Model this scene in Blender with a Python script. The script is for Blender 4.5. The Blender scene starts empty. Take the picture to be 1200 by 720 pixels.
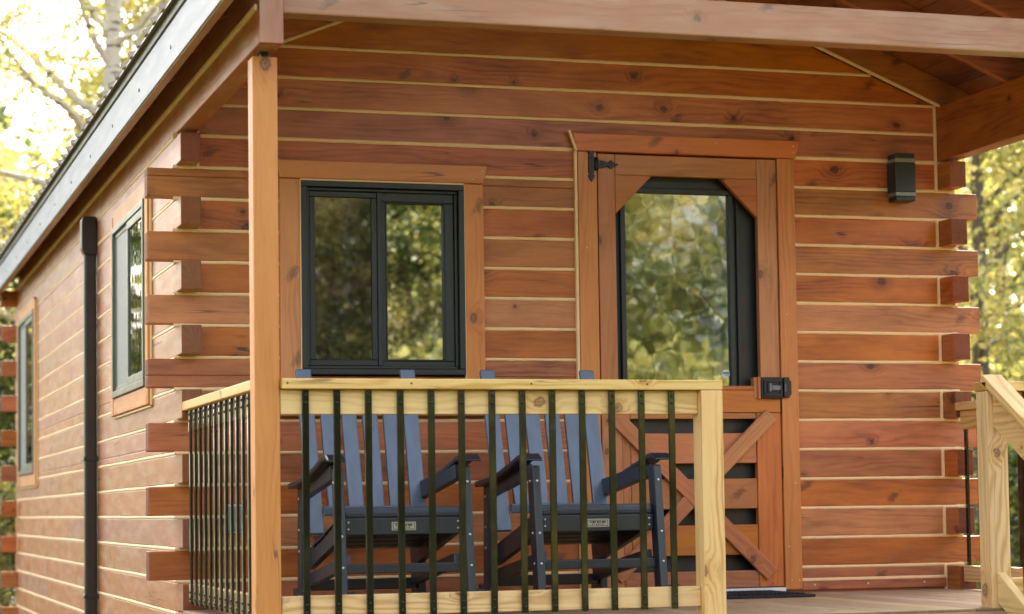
import bpy, bmesh, math, random
import numpy as np
from mathutils import Vector, Matrix
random.seed(7)
S = bpy.context.scene
COL = S.collection
R = math.radians

# ------------------------------------------------------------------ camera, sky, sun, exposure
YAW, PITCH, ROLL = .3028, .0577, -.0140
fw = Vector((math.sin(YAW)*math.cos(PITCH), math.cos(YAW)*math.cos(PITCH), math.sin(PITCH)))
r0 = Vector((math.cos(YAW), -math.sin(YAW), 0)); u0 = r0.cross(fw)
rt = r0*math.cos(ROLL) + u0*math.sin(ROLL); up = -r0*math.sin(ROLL) + u0*math.cos(ROLL)
cd = bpy.data.cameras.new('camera'); cam = bpy.data.objects.new('camera', cd); COL.objects.link(cam)
M = Matrix((rt, up, -fw)).transposed().to_4x4(); M.translation = Vector((-1.4735, -9.6281, .2987))
cam.matrix_world = M
cd.sensor_width = 36; cd.lens = 36*2584.2/1200; cd.shift_y = (446.63-360)/1200
cd.clip_start = .1; cd.clip_end = 600
cd.dof.use_dof = True; cd.dof.focus_distance = 9.3; cd.dof.aperture_fstop = 2.9
S.camera = cam

SUN_AZ, SUN_EL = R(14), R(38)            # azimuth from +Y towards +X: the sun stands behind the cabin
wd = bpy.data.worlds.new('World'); S.world = wd; wd.use_nodes = True
nt = wd.node_tree; bg = nt.nodes['Background']
sky = nt.nodes.new('ShaderNodeTexSky'); sky.sky_type = 'NISHITA'; sky.sun_disc = False
sky.sun_elevation = SUN_EL; sky.sun_rotation = SUN_AZ; sky.dust_density = 6; sky.air_density = 1.0; sky.ozone_density = .6
hz = nt.nodes.new('ShaderNodeHueSaturation'); hz.inputs['Saturation'].default_value = .58      # thin bright haze
nt.links.new(sky.outputs[0], hz.inputs['Color']); nt.links.new(hz.outputs[0], bg.inputs[0]); bg.inputs[1].default_value = .15
sd = bpy.data.lights.new('sun', 'SUN'); sd.energy = 3.8; sd.angle = R(.5); sd.color = (1, .93, .82)
sun = bpy.data.objects.new('sun', sd); COL.objects.link(sun)
sv = Vector((math.sin(SUN_AZ)*math.cos(SUN_EL), math.cos(SUN_AZ)*math.cos(SUN_EL), math.sin(SUN_EL)))
sun.rotation_euler = (-sv).to_track_quat('-Z', 'Y').to_euler()
S.view_settings.view_transform = 'Standard'; S.view_settings.look = 'None'
S.view_settings.exposure = 2.74; S.view_settings.gamma = 1; S.view_settings.use_curve_mapping = False
S.render.engine = 'CYCLES'
S.cycles.use_denoising = True
S.cycles.max_bounces = 8; S.cycles.transparent_max_bounces = 4

# ------------------------------------------------------------------ node helpers and materials
class NT:
    def __init__(s, name):
        s.m = bpy.data.materials.new(name); s.m.use_nodes = True; s.t = s.m.node_tree
        s.b = s.t.nodes['Principled BSDF']
    def n(s, typ, **kw):
        x = s.t.nodes.new(typ)
        for k, v in kw.items(): setattr(x, k, v)
        return x
    def l(s, a, b): s.t.links.new(a, b)
    def put(s, sock, v):
        if hasattr(v, 'node'): s.l(v, sock)
        else: sock.default_value = v
    def math(s, op, a, b=None, c=None, clamp=False):
        x = s.n('ShaderNodeMath', operation=op); x.use_clamp = clamp; s.put(x.inputs[0], a)
        if b is not None: s.put(x.inputs[1], b)
        if c is not None: s.put(x.inputs[2], c)
        return x.outputs[0]
    def vec(s, x, y, z=0.0):
        c = s.n('ShaderNodeCombineXYZ'); s.put(c.inputs[0], x); s.put(c.inputs[1], y); s.put(c.inputs[2], z); return c.outputs[0]
    def noise(s, v, scale=1.0, detail=2.0, rough=.5):
        x = s.n('ShaderNodeTexNoise'); s.l(v, x.inputs['Vector']); x.inputs['Scale'].default_value = scale
        x.inputs['Detail'].default_value = detail; x.inputs['Roughness'].default_value = rough; return x.outputs['Fac']
    def smooth(s, v, a, b, lo=0.0, hi=1.0):
        x = s.n('ShaderNodeMapRange', interpolation_type='SMOOTHSTEP'); s.put(x.inputs[0], v)
        for i, q in enumerate((a, b, lo, hi)): s.put(x.inputs[i+1], q)
        return x.outputs[0]
    def mix(s, f, a, b, mode='MIX'):
        x = s.n('ShaderNodeMix', data_type='RGBA', blend_type=mode); s.put(x.inputs[0], f)
        s.put(x.inputs[6], a if hasattr(a, 'node') else (*a, 1)); s.put(x.inputs[7], b if hasattr(b, 'node') else (*b, 1)); return x.outputs[2]
    def attr(s, name):
        return s.n('ShaderNodeAttribute', attribute_name=name).outputs['Fac']
    def bump(s, h, strength, dist=.002):
        x = s.n('ShaderNodeBump'); x.inputs['Strength'].default_value = strength; x.inputs['Distance'].default_value = dist
        s.l(h, x.inputs['Height']); s.l(x.outputs[0], s.b.inputs['Normal'])
    def set(s, **kw):
        for k, v in kw.items(): s.put(s.b.inputs[k.replace('_', ' ')], v)

def wood(name, base, dark, knotc, rough=.45, coat=.0, knots=.5, var=.3, ring=.45, kscale=2.6, bump=.25, stain=.35, spec=.5, gray=None, fibre=.6, checks=(.58, .68)):
    w = NT(name); uv = w.n('ShaderNodeUVMap').outputs[0]
    sp = w.n('ShaderNodeSeparateXYZ'); w.l(uv, sp.inputs[0]); u, v = sp.outputs[0], sp.outputs[1]
    rnd = w.attr('rnd'); endg = w.attr('endg')
    # knots: one cell in some, elongated a little along the board
    vo = w.n('ShaderNodeTexVoronoi', voronoi_dimensions='2D', feature='F1'); w.l(w.vec(w.math('MULTIPLY', u, kscale*.8), w.math('MULTIPLY', v, kscale)), vo.inputs['Vector'])
    vo.inputs['Scale'].default_value = 1.0
    d = vo.outputs['Distance']; cs = w.n('ShaderNodeSeparateColor'); w.l(vo.outputs['Color'], cs.inputs[0])
    d = w.math('ADD', d, w.math('MULTIPLY', w.math('SUBTRACT', w.noise(w.vec(u, v), 32, 4, .65), .5), .085*kscale/2.6))
    has = w.math('LESS_THAN', cs.outputs[0], knots)
    rad = w.math('MULTIPLY_ADD', cs.outputs[1], .050*kscale/2.6, .014*kscale/2.6)
    kr = w.math('MULTIPLY_ADD', w.math('SINE', w.math('MULTIPLY', w.math('DIVIDE', d, rad), 11.0)), .22, .78)
    kn = w.math('MULTIPLY', w.math('MULTIPLY', has, kr), w.smooth(w.math('DIVIDE', d, rad), 1.25, .75))
    # now and then a spike knot: a dark slanting streak
    v2 = w.n('ShaderNodeTexVoronoi', voronoi_dimensions='2D', feature='F1'); v2.inputs['Scale'].default_value = 1.0
    w.l(w.vec(w.math('ADD', w.math('MULTIPLY', u, 2.3), w.math('MULTIPLY', v, -2.6)), w.math('ADD', w.math('MULTIPLY', v, 1.7), w.math('MULTIPLY', u, .8))), v2.inputs['Vector'])
    c2_ = w.n('ShaderNodeSeparateColor'); w.l(v2.outputs['Color'], c2_.inputs[0])
    d2 = w.math('ADD', v2.outputs['Distance'], w.math('MULTIPLY', w.math('SUBTRACT', w.noise(w.vec(w.math('MULTIPLY', u, 30.0), w.math('MULTIPLY', v, 60.0)), 1.0, 4, .7), .5), .20))
    spike = w.math('MULTIPLY', w.math('LESS_THAN', c2_.outputs[0], knots*.5), w.smooth(d2, .10, .02))
    halo = w.math('MULTIPLY', has, w.smooth(w.math('DIVIDE', d, rad), 4.2, .8))
    # growth lines running along the board, swirling round the knots
    warp = w.noise(w.vec(w.math('MULTIPLY', u, 1.1), w.math('MULTIPLY', v, 6.0)), 1.0, 3)
    ph = w.math('ADD', w.math('MULTIPLY', v, 34.0), w.math('MULTIPLY', warp, 7.0))
    ph = w.math('ADD', ph, w.math('MULTIPLY', halo, 1.6))
    rg = w.math('MULTIPLY_ADD', w.math('SINE', w.math('MULTIPLY', ph, 6.283)), .5, .5)
    rg = w.math('POWER', rg, 2.2)
    rg = w.math('MULTIPLY', rg, w.smooth(w.noise(w.vec(w.math('MULTIPLY', u, .9), w.math('MULTIPLY', v, 9.0)), 1.0, 2), .35, .65))
    fib = w.noise(w.vec(w.math('MULTIPLY', u, 7.0), w.math('MULTIPLY', v, 210.0)), 1.0, 3, .6)
    blot = w.noise(w.vec(w.math('MULTIPLY', u, 2.6), w.math('MULTIPLY', v, 9.0)), 1.0, 5, .6)
    f = w.math('MULTIPLY_ADD', rg, ring, w.math('MULTIPLY', w.math('SUBTRACT', fib, .42), fibre))
    f = w.math('ADD', f, w.math('MULTIPLY', w.math('SUBTRACT', blot, .42), stain*3.0), clamp=True)
    f = w.math('ADD', f, w.math('MULTIPLY', halo, .38), clamp=True)
    c = w.mix(f, base, dark)
    c = w.mix(w.math('MULTIPLY', w.math('MULTIPLY', kn, w.math('MULTIPLY_ADD', fib, .6, .62)), .93), c, knotc)
    c = w.mix(w.math('MULTIPLY', spike, .6), c, knotc)
    c = w.mix(w.math('MULTIPLY', endg, .8), c, dark)
    if gray:
        gm = w.smooth(w.noise(w.vec(w.math('MULTIPLY', u, 3.2), w.math('MULTIPLY', v, 16.0)), 1.0, 4), .42, .68)
        gm = w.math('MULTIPLY', gm, w.math('SUBTRACT', 1.0, endg))
        c = w.mix(w.math('MULTIPLY', gm, gray[0]), c, gray[1])
    # drying checks: thin dark lines along the board, here and there
    ck = w.math('ABSOLUTE', w.math('SUBTRACT', w.noise(w.vec(w.math('MULTIPLY', u, .8), w.math('MULTIPLY', v, 19.0)), 1.0, 1), .5))
    ck = w.math('MULTIPLY', w.smooth(ck, .010, .003), w.smooth(w.noise(w.vec(w.math('MULTIPLY', u, 1.4), w.math('MULTIPLY', v, 7.0), 4.0), 1.0, 2), checks[0], checks[1]))
    c = w.mix(w.math('MULTIPLY', ck, .8), c, knotc)
    # sawn ends: rings and radial splits
    er = w.math('SQRT', w.math('ADD', w.math('MULTIPLY', u, u), w.math('MULTIPLY', v, v)))
    er = w.math('ADD', er, w.math('MULTIPLY', w.noise(w.vec(u, v), 22, 3), .02))
    ring_e = w.math('POWER', w.math('MULTIPLY_ADD', w.math('SINE', w.math('MULTIPLY', er, 820.0)), .5, .5), 2.0)
    an = w.math('ARCTAN2', v, u); spl = w.noise(w.vec(w.math('MULTIPLY', an, 2.6), w.math('MULTIPLY', er, 4.0)), 1.0, 2)
    spl = w.smooth(w.math('ABSOLUTE', w.math('SUBTRACT', spl, .5)), .03, .008)
    c = w.mix(w.math('MULTIPLY', endg, w.math('ADD', w.math('MULTIPLY', ring_e, .30), w.math('MULTIPLY', spl, .22))), c, knotc)
    hs = w.n('ShaderNodeHueSaturation'); w.l(c, hs.inputs['Color'])
    w.l(w.math('MULTIPLY_ADD', rnd, var, 1-var*.5), hs.inputs['Value'])
    w.l(w.math('MULTIPLY_ADD', w.math('FRACT', w.math('MULTIPLY', rnd, 7.13)), .014, .4915), hs.inputs['Hue'])
    w.l(w.math('MULTIPLY_ADD', w.math('FRACT', w.math('MULTIPLY', rnd, 3.7)), .14, .96), hs.inputs['Saturation'])
    w.l(hs.outputs[0], w.b.inputs['Base Color'])
    w.set(Roughness=w.math('ADD', w.math('MULTIPLY_ADD', blot, .25, rough-.12), w.math('MULTIPLY', endg, .35)), Coat_Weight=coat, Coat_Roughness=.3, Specular_IOR_Level=spec)
    h = w.math('ADD', w.math('MULTIPLY', fib, .7), w.math('ADD', w.math('MULTIPLY', rg, -.3), w.math('MULTIPLY', kn, .6)))
    w.bump(h, bump, .0015)
    return w.m

def plain(name, col, rough=.5, metal=0.0, nscale=30, namt=.25, bump=.0, spec=.5, coat=0.0, stretch=(1, 1, 1)):
    w = NT(name); tc = w.n('ShaderNodeTexCoord').outputs['Object']
    mp = w.n('ShaderNodeMapping'); w.l(tc, mp.inputs[0]); mp.inputs['Scale'].default_value = stretch
    nz = w.noise(mp.outputs[0], nscale, 4, .6)
    c = w.mix(w.math('MULTIPLY', w.smooth(nz, .35, .75), namt*2), col, tuple(x*.45 for x in col))
    w.l(c, w.b.inputs['Base Color'])
    w.set(Roughness=w.math('MULTIPLY_ADD', nz, .2, rough-.1), Metallic=metal, Specular_IOR_Level=spec, Coat_Weight=coat)
    if bump: w.bump(nz, bump, .001)
    return w.m

def glass(name, ior, rough, wave=0.0, base=(.006, .007, .007), wscale=(7, 7, 7)):
    w = NT(name); tc = w.n('ShaderNodeTexCoord').outputs['Object']
    w.set(Base_Color=(*base, 1), Roughness=rough, IOR=ior)
    if wave:
        mp = w.n('ShaderNodeMapping'); w.l(tc, mp.inputs[0]); mp.inputs['Scale'].default_value = wscale
        w.bump(w.noise(mp.outputs[0], 1.0, 1.5), wave, .01)
    return w.m

WALLW = wood('stained_log', (.52, .172, .050), (.165, .043, .017), (.030, .012, .009), rough=.45, coat=.05, knots=.8, kscale=3.1, var=.34, ring=.36, stain=.56, spec=.4, bump=.4, fibre=.85)
SIDEW = wood('weathered_log', (.42, .16, .060), (.23, .075, .030), (.045, .02, .014), rough=.42, coat=.10, knots=.25, var=.2, ring=.2, stain=.42, gray=(.36, (.52, .375, .26)))
SHEATH = wood('roof_boards', (.27, .086, .034), (.10, .030, .013), (.02, .01, .006), rough=.6, knots=.5, var=.3, stain=.5)
TRIMW = wood('stained_trim', (.60, .205, .052), (.34, .092, .024), (.06, .02, .01), rough=.45, coat=.1, knots=.35, var=.22, ring=.4, stain=.3, kscale=3.4)
DOORW = wood('stained_door', (.51, .175, .048), (.26, .070, .021), (.05, .018, .01), rough=.42, coat=.12, knots=.4, var=.28, ring=.38, stain=.34, kscale=3.2)
POSTW = wood('honey_post', (.62, .275, .090), (.44, .160, .045), (.09, .045, .03), rough=.5, knots=.62, var=.08, ring=.35, stain=.36, kscale=3.0)
PINEW = wood('yellow_pine', (.80, .54, .225), (.52, .265, .062), (.17, .07, .025), rough=.6, knots=.5, var=.16, ring=.7, stain=.22, kscale=4.0, bump=.15)
BEAMW = wood('sky_sheen_beam', (.43, .185, .09), (.27, .095, .045), (.08, .035, .02), rough=.4, coat=.25, knots=.6, var=.1, ring=.34, stain=.42, gray=(.35, (.52, .33, .215)))  # the gray mix paints the beam's pale sky sheen into its colour
DECKW = wood('deck_board', (.44, .29, .155), (.27, .16, .075), (.10, .06, .03), rough=.75, knots=.3, var=.3, ring=.5, stain=.35, spec=.25, gray=(.3, (.36, .29, .20)))
CAULK = plain('chinking', (.86, .58, .29), .65, nscale=25, namt=.07, bump=.2)
FRAME = plain('bronze_frame', (.020, .022, .021), .38, nscale=8, namt=.1, spec=.4)
FRAMEG = plain('olive_frame', (.13, .14, .095), .35, nscale=8, namt=.15, spec=.5)
BLACK = plain('black_iron', (.010, .010, .011), .42, nscale=60, namt=.3, bump=.15)
BAL = plain('baluster_paint', (.0025, .003, .0025), .12, nscale=9, namt=.2, spec=.6, coat=.3, bump=.22, stretch=(1, 1, .6))
PLAS = plain('navy_lumber', (.015, .021, .030), .36, nscale=40, namt=.2, bump=.25, spec=.65, stretch=(1, 1, .12))
SLAT = plain('sky_lit_lumber', (.064, .094, .138), .34, nscale=40, namt=.2, bump=.25, spec=.85, stretch=(1, 1, .12))  # lighter copy of the navy lumber, blue sky reflection painted into its colour
SCREW = plain('screw_head', (.75, .75, .74), .3, metal=.8, nscale=90, namt=.1)
SCREWD = plain('dark_screw', (.045, .045, .045), .3, metal=.8, nscale=90, namt=.1)
FASC = plain('pale_fascia_metal', (.33, .34, .345), .6, nscale=5, namt=.14, stretch=(1, .5, 4))
FLASH = plain('beige_flashing', (.15, .14, .10), .55, nscale=6, namt=.15, spec=.3)
ROOFM = plain('roof_metal', (.22, .165, .105), .5, metal=0, nscale=9, namt=.25)
PIPE = plain('brown_pipe', (.030, .021, .015), .35, nscale=10, namt=.2, spec=.4)
MATM = plain('mat_rubber', (.02, .02, .019), .9, nscale=120, namt=.5, bump=.6)
WHITE = plain('white_sill', (.72, .73, .72), .4, nscale=20, namt=.1)
KEYP = plain('keypad_grey', (.16, .18, .23), .25, nscale=30, namt=.2)
DARKIN = plain('inner_door_dark', (.012, .015, .014), .4, nscale=12, namt=.2)
LAMPB = plain('lamp_black', (.022, .024, .022), .45, nscale=40, namt=.15)
LENS = plain('lamp_lens', (.22, .21, .17), .25, nscale=30, namt=.15)
PLATE = plain('maker_plate', (.46, .44, .36), .35, metal=.5, nscale=50, namt=.15)
TEAL = plain('sticker_teal', (.10, .25, .28), .4, nscale=30, namt=.1)
GLASS = glass('window_glass', 3.2, .015, .008)
GLASSD = glass('door_glass', 2.75, .02, .022, wscale=(9, 4, 8))
SCREEN = glass('insect_screen', 1.62, .02, .008, base=(.010, .009, .008))
SSCR = plain('side_screen', (.20, .205, .19), .5, nscale=90, namt=.1)
GLASSL = glass('side_glass', 2.4, .02, .05)

# ------------------------------------------------------------------ mesh builder
class MB:
    def __init__(s): s.v = []; s.f = []; s.uv = []; s.r = []; s.e = []; s.mi = []; s.sm = []
    def add(s, verts, faces, uvs=None, rnd=None, endg=None, mi=0, smooth=False):
        o = len(s.v); s.v += [tuple(p) for p in verts]
        rnd = random.random() if rnd is None else rnd
        for i, fc in enumerate(faces):
            s.f.append([o+k for k in fc]); s.uv.append(uvs[i] if uvs else [(0, 0)]*len(fc))
            s.r.append(rnd); s.e.append(endg[i] if endg else 0.0); s.mi.append(mi); s.sm.append(smooth)
    def bmadd(s, bm, grain, mat=None, rnd=None, mi=0):
        """append a temporary bmesh whose boards run along axis `grain` of its own space"""
        rnd = random.random() if rnd is None else rnd
        ou, ov = rnd*91.7, (rnd*53.3) % 29
        a = 'xyz'.index(grain); oth = [i for i in range(3) if i != a]
        bm.normal_update(); bm.verts.index_update()
        cs = [v.co for v in bm.verts]; ec = [(min(q[i] for q in cs)+max(q[i] for q in cs))/2+((rnd*(17.3+9*i)) % 1-.5)*.05 for i in range(3)]
        fs, us, es = [], [], []
        for f in bm.faces:
            n = [abs(q) for q in f.normal]; k = n.index(max(n)); fs.append([v.index for v in f.verts])
            if k == a: us.append([(v.co[oth[0]]-ec[oth[0]], v.co[oth[1]]-ec[oth[1]]) for v in f.verts]); es.append(1.0)
            else:
                o = oth[1] if k == oth[0] else oth[0]
                us.append([(v.co[a]+ou, v.co[o]+ov+(.37 if k == oth[0] else 0)) for v in f.verts]); es.append(0.0)
        vs = [(mat @ v.co) if mat else v.co.copy() for v in bm.verts]
        s.add(vs, fs, us, rnd, es, mi); bm.free()
    def box(s, x0, x1, y0, y1, z0, z1, grain='x', bev=.004, mat=None, rnd=None, mi=0):
        bm = bmesh.new(); bmesh.ops.create_cube(bm, size=1)
        for v in bm.verts: v.co = Vector((x0+(v.co.x+.5)*(x1-x0), y0+(v.co.y+.5)*(y1-y0), z0+(v.co.z+.5)*(z1-z0)))
        b = min(bev, .3*min(x1-x0, y1-y0, z1-z0))
        if b > 0: bmesh.ops.bevel(bm, geom=bm.edges[:], offset=b, segments=2 if b > .002 else 1, affect='EDGES', profile=.5)
        s.bmadd(bm, grain, mat, rnd, mi)
    def prism(s, poly, axis, c0, c1, grain, bev=.003, mat=None, rnd=None, mi=0):
        """poly: corners in the two other axes, extruded along `axis` from c0 to c1"""
        a = 'xyz'.index(axis); oth = [i for i in range(3) if i != a]
        bm = bmesh.new(); lo, hi = [], []
        for p in poly:
            for lst, c in ((lo, c0), (hi, c1)):
                co = [0, 0, 0]; co[a] = c; co[oth[0]] = p[0]; co[oth[1]] = p[1]; lst.append(bm.verts.new(co))
        bm.faces.new(lo); bm.faces.new(hi[::-1]); n = len(poly)
        for i in range(n): bm.faces.new((lo[i], lo[(i+1) % n], hi[(i+1) % n], hi[i]))
        bmesh.ops.recalc_face_normals(bm, faces=bm.faces[:])
        if bev: bmesh.ops.bevel(bm, geom=bm.edges[:], offset=bev, segments=1, affect='EDGES')
        s.bmadd(bm, grain, mat, rnd, mi)
    def bar(s, p0, p1, w, h, side=(1, 0, 0), bev=.004, mi=0, rnd=None):
        """board from p0 to p1, w wide along `side`, h thick across"""
        p0, p1 = Vector(p0), Vector(p1); d = p1-p0; L = d.length; d.normalize(); sd = Vector(side); sd = (sd-d*sd.dot(d)).normalized(); t = d.cross(sd)
        m = Matrix((d, sd, t)).transposed().to_4x4(); m.translation = p0
        s.box(0, L, -w/2, w/2, -h/2, h/2, 'x', bev, m, rnd, mi)
    def tube(s, pts, rad, n=8, cap=True, mi=0):
        rings = []; vs = []
        for i, p in enumerate(pts):
            p = Vector(p); d = (Vector(pts[min(i+1, len(pts)-1)])-Vector(pts[max(i-1, 0)])).normalized()
            a = d.orthogonal().normalized() if i == 0 else (a-d*a.dot(d)).normalized()
            b = d.cross(a); r = rad[i]
            vs += [p+(a*math.cos(k*2*math.pi/n)+b*math.sin(k*2*math.pi/n))*r for k in range(n)]
        fs, us = [], []; L = 0
        for i in range(len(pts)-1):
            l2 = L+(Vector(pts[i+1])-Vector(pts[i])).length
            for k in range(n):
                k2 = (k+1) % n; fs.append([i*n+k, i*n+k2, (i+1)*n+k2, (i+1)*n+k]); us.append([(L, k*.1), (L, k*.1+.1), (l2, k*.1+.1), (l2, k*.1)])
            L = l2
        if cap:
            for rg in (list(range(n))[::-1], [(len(pts)-1)*n+k for k in range(n)]): fs.append(rg); us.append([(0, 0)]*n)
        s.add(vs, fs, us, mi=mi, smooth=True)
    def bead(s, axis, a0, a1, zc, off, sgn, hw):
        """caulk bead along `axis` at height zc, bulging to `off` with a slightly uneven width"""
        n = max(2, int((a1-a0)/.045)); rnd = random.random(); vs = []; ph = random.random()*9
        for i in range(n+1):
            a = a0+(a1-a0)*i/n; j = random.uniform(-1, 1)*.0011+.0009*math.sin(a*5+ph); k = random.uniform(-1, 1)*.0011+.0009*math.sin(a*3.3+ph*2)
            for dz, d in ((-hw-j, .007), (-hw*.75-j, .0), (0, -.0016), (hw*.75+k, .0), (hw+k, .007)):
                vs.append((a, off+sgn*-d, zc+dz) if axis == 'x' else (off+sgn*-d, a, zc+dz))
        s.add(vs, [[i*5+c, (i+1)*5+c, (i+1)*5+c+1, i*5+c+1] for i in range(n) for c in range(4)], rnd=rnd, smooth=True)
    def dot(s, c, nrm, r=.005, h=.002, mi=1, n=8):
        c = Vector(c); nv = Vector(nrm).normalized(); s.tube([c-nv*h, c+nv*h], [r, r*.8], n, True, mi)
    def build(s, name, mats, parent=None, loc=None):
        me = bpy.data.meshes.new(name); me.from_pydata(s.v, [], s.f)
        uvl = me.uv_layers.new(name='UVMap'); uvl.data.foreach_set('uv', [q for f in s.uv for p in f for q in p])
        for nm, arr in (('rnd', s.r), ('endg', s.e)):
            a = me.attributes.new(nm, 'FLOAT', 'FACE'); a.data.foreach_set('value', arr)
        me.polygons.foreach_set('material_index', s.mi); me.polygons.foreach_set('use_smooth', s.sm)
        for m in (mats if isinstance(mats, (list, tuple)) else [mats]): me.materials.append(m)
        me.update(); o = bpy.data.objects.new(name, me); COL.objects.link(o)
        if parent: o.parent = parent
        if loc: o.location = loc
        return o

def tag(o, label=None, cat=None, group=None, kind=None):
    for k, v in (('label', label), ('category', cat), ('group', group), ('kind', kind)):
        if v: o[k] = v
    return o
def empty(name, loc=(0, 0, 0)):
    o = bpy.data.objects.new(name, None); COL.objects.link(o); o.location = loc; o.empty_display_size = .2; return o
def copy_tree(o, parent=None):
    kids = [c for c in bpy.data.objects if c.parent == o]
    c = o.copy(); COL.objects.link(c)
    if parent: c.parent = parent
    for k in kids: copy_tree(k, c)
    return c

# ------------------------------------------------------------------ setting: ground, deck
P = .14                     # one log course
W, L = 3.822, 8.42          # cabin
T = .0885                   # log thickness
PROT = .127                 # how far log ends run past the corner
ZD = -.12; GZ = -.85
g = NT('leaf_strewn_grass'); tc = g.n('ShaderNodeTexCoord').outputs['Object']
gc = g.mix(g.smooth(g.noise(tc, 1.3, 5), .4, .62), (.030, .045, .012), (.055, .045, .02))
gc = g.mix(g.smooth(g.noise(tc, 38, 3), .58, .68), gc, (.20, .13, .03))
g.l(gc, g.b.inputs['Base Color']); g.set(Roughness=.95, Specular_IOR_Level=.1); g.bump(g.noise(tc, 60, 4), .6, .03)
mb = MB(); n = 24; sz = 160
vs = [((i/n-.5)*2*sz, (j/n-.5)*2*sz, GZ+.25*math.sin(i*1.3)*math.cos(j*1.7)*(1 if (abs(i-n/2) > 2 or abs(j-n/2) > 2) else 0)) for j in range(n+1) for i in range(n+1)]
mb.add(vs, [[j*(n+1)+i, j*(n+1)+i+1, (j+1)*(n+1)+i+1, (j+1)*(n+1)+i] for j in range(n) for i in range(n)], smooth=True)
tag(mb.build('ground', g.m), kind='structure')

mb = MB(); x = -.0
while x < W-.05:
    x1 = min(x+.138, W); mb.box(x, x1, -1.872, -.004, ZD-.036, ZD, 'y', .004); x += .1425
mb.box(-.0, W, -1.905, -1.874, ZD-.23, ZD-.012, 'x', .004); mb.box(-.03, -.002, -1.87, -.14, ZD-.23, ZD-.012, 'y')
mb.box(W+.002, W+.03, -1.87, -.14, ZD-.23, ZD-.012, 'y')
for px in (.02, 1.75, 2.93, 3.72): mb.box(px, px+.089, -1.86, -1.77, GZ-.1, ZD-.04, 'z')
for i in range(3):                                     # steps down from the gap in the railing
    z = ZD-.18*(i+1); mb.box(1.84, 2.90, -1.91-.27*(i+1), -1.915-.27*i, z-.036, z, 'x')
for sx in (1.80, 2.905): mb.prism([(-1.91, ZD-.02), (-1.91, ZD-.42), (-2.62, GZ-.02), (-2.9, GZ-.02), (-2.9, GZ+.14)], 'x', sx, sx+.036, 'y')
tag(mb.build('porch_deck', DECKW), kind='structure')

# ------------------------------------------------------------------ the cabin
cabin = empty('log_cabin')
tag(cabin, 'reddish brown log cabin with pale chinking, dark framed windows and a gabled porch', 'cabin')

def cut(rects, hole):
    out = []
    for a0, a1, b0, b1 in rects:
        h0, h1, g0, g1 = hole
        if h0 >= a1 or h1 <= a0 or g0 >= b1 or g1 <= b0: out.append((a0, a1, b0, b1)); continue
        if b0 < g0: out.append((a0, a1, b0, g0))
        if g1 < b1: out.append((a0, a1, g1, b1))
        m0, m1 = max(b0, g0), min(b1, g1)
        if a0 < h0: out.append((a0, h0, m0, m1))
        if h1 < a1: out.append((h1, a1, m0, m1))
    return [r for r in out if r[1]-r[0] > .004 and r[3]-r[2] > .003]
GAP = .0068
SL = .405
def zc(x): return 2.24+SL*((x if x < W/2 else W-x)-.09)       # underside of the rafters
DOOR_HOLE = (1.945, 2.877, -.6, 1.955)
WIN_HOLE = (.548, 1.312, .90, 1.778)

fwall = MB(); fch = MB()
for k in range(-4, 22):
    z0, z1 = k*P+GAP, (k+1)*P-GAP; rnd = random.random()
    if k < 16:
        x0, x1 = (-PROT, W+PROT) if (k % 2 == 0 and k <= 12) else (T, W-T)
        for r in cut(cut([(x0, x1, z0, z1)], DOOR_HOLE), WIN_HOLE):
            fwall.box(r[0], r[1], 0, T, r[2], r[3], 'x', .0045, rnd=rnd)
    else:
        ia = (z0-2.24)/SL+.095; ib = (z1-2.24)/SL+.095
        if ia < W/2-.02:
            ib = min(ib, W/2-.004)
            fwall.prism([(ia, z0), (W-ia, z0), (W-ib, z1), (ib, z1)], 'y', 0, T, 'x', .003, rnd=rnd)
    a0, a1 = (-.014, W+.006) if k <= 14 else (T-.002, W-T+.002)
    if k >= 17: i0 = (k*P-2.24)/SL+.09; a0, a1 = i0, W-i0
    if a1-a0 > .1 and k*P > -.3:
        for r in cut(cut([(a0, a1, k*P-GAP-.003, k*P+GAP+.003)], DOOR_HOLE), WIN_HOLE):
            if r[3]-r[2] > .012: fch.bead('x', r[0], r[1], (r[2]+r[3])/2, -.0004, -1, GAP+.0018)
            else: fch.box(r[0], r[1], .0025, .03, r[2], r[3], 'x', .0025)
w_front = fwall.build('wall', WALLW, cabin)
# vertical and sloping beads of caulk on the front wall
for k in list(range(-1, 13, 2)): fch.box(W-T-.016, W-T-.001, -.007, .01, k*P, (k+1)*P, 'z', .003)
fch.box(W-T-.016, W-T-.001, -.008, .01, 13*P, 2.247, 'z', .003)
for sx in (1, -1):
    q = lambda x: x if sx > 0 else W-x
    fch.bar((q(.09), -.044, zc(.09)-.006), (q(1.90), -.044, zc(1.90)-.006), .012, .014, (0, 1, 0), .002)
fch.box(T+.001, T+.014, -.007, .01, 13*P, 2.24, 'z', .003)
fch.box(1.846, 1.860, -.022, .002, -.1, 1.952, 'z', .003)
fch.bar((1.853, -.03, 1.95), (1.818, -.03, 2.045), .016, .012, (0, 1, 0), .002)
fch.box(2.96, W-T-.016, -.012, .004, -.066, -.052, 'x', .003)
fch.build('chinking', CAULK, w_front)
mb = MB(); mb.box(2.96, W-T-.012, -.018, -.001, -.108, -.066, 'x', .003)
for xx in (3.02, 3.3, 3.6): mb.dot((xx, -.019, -.084), (0, -1, 0), .005)
mb.build('baseboard', [WALLW, SCREW], cabin)

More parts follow.
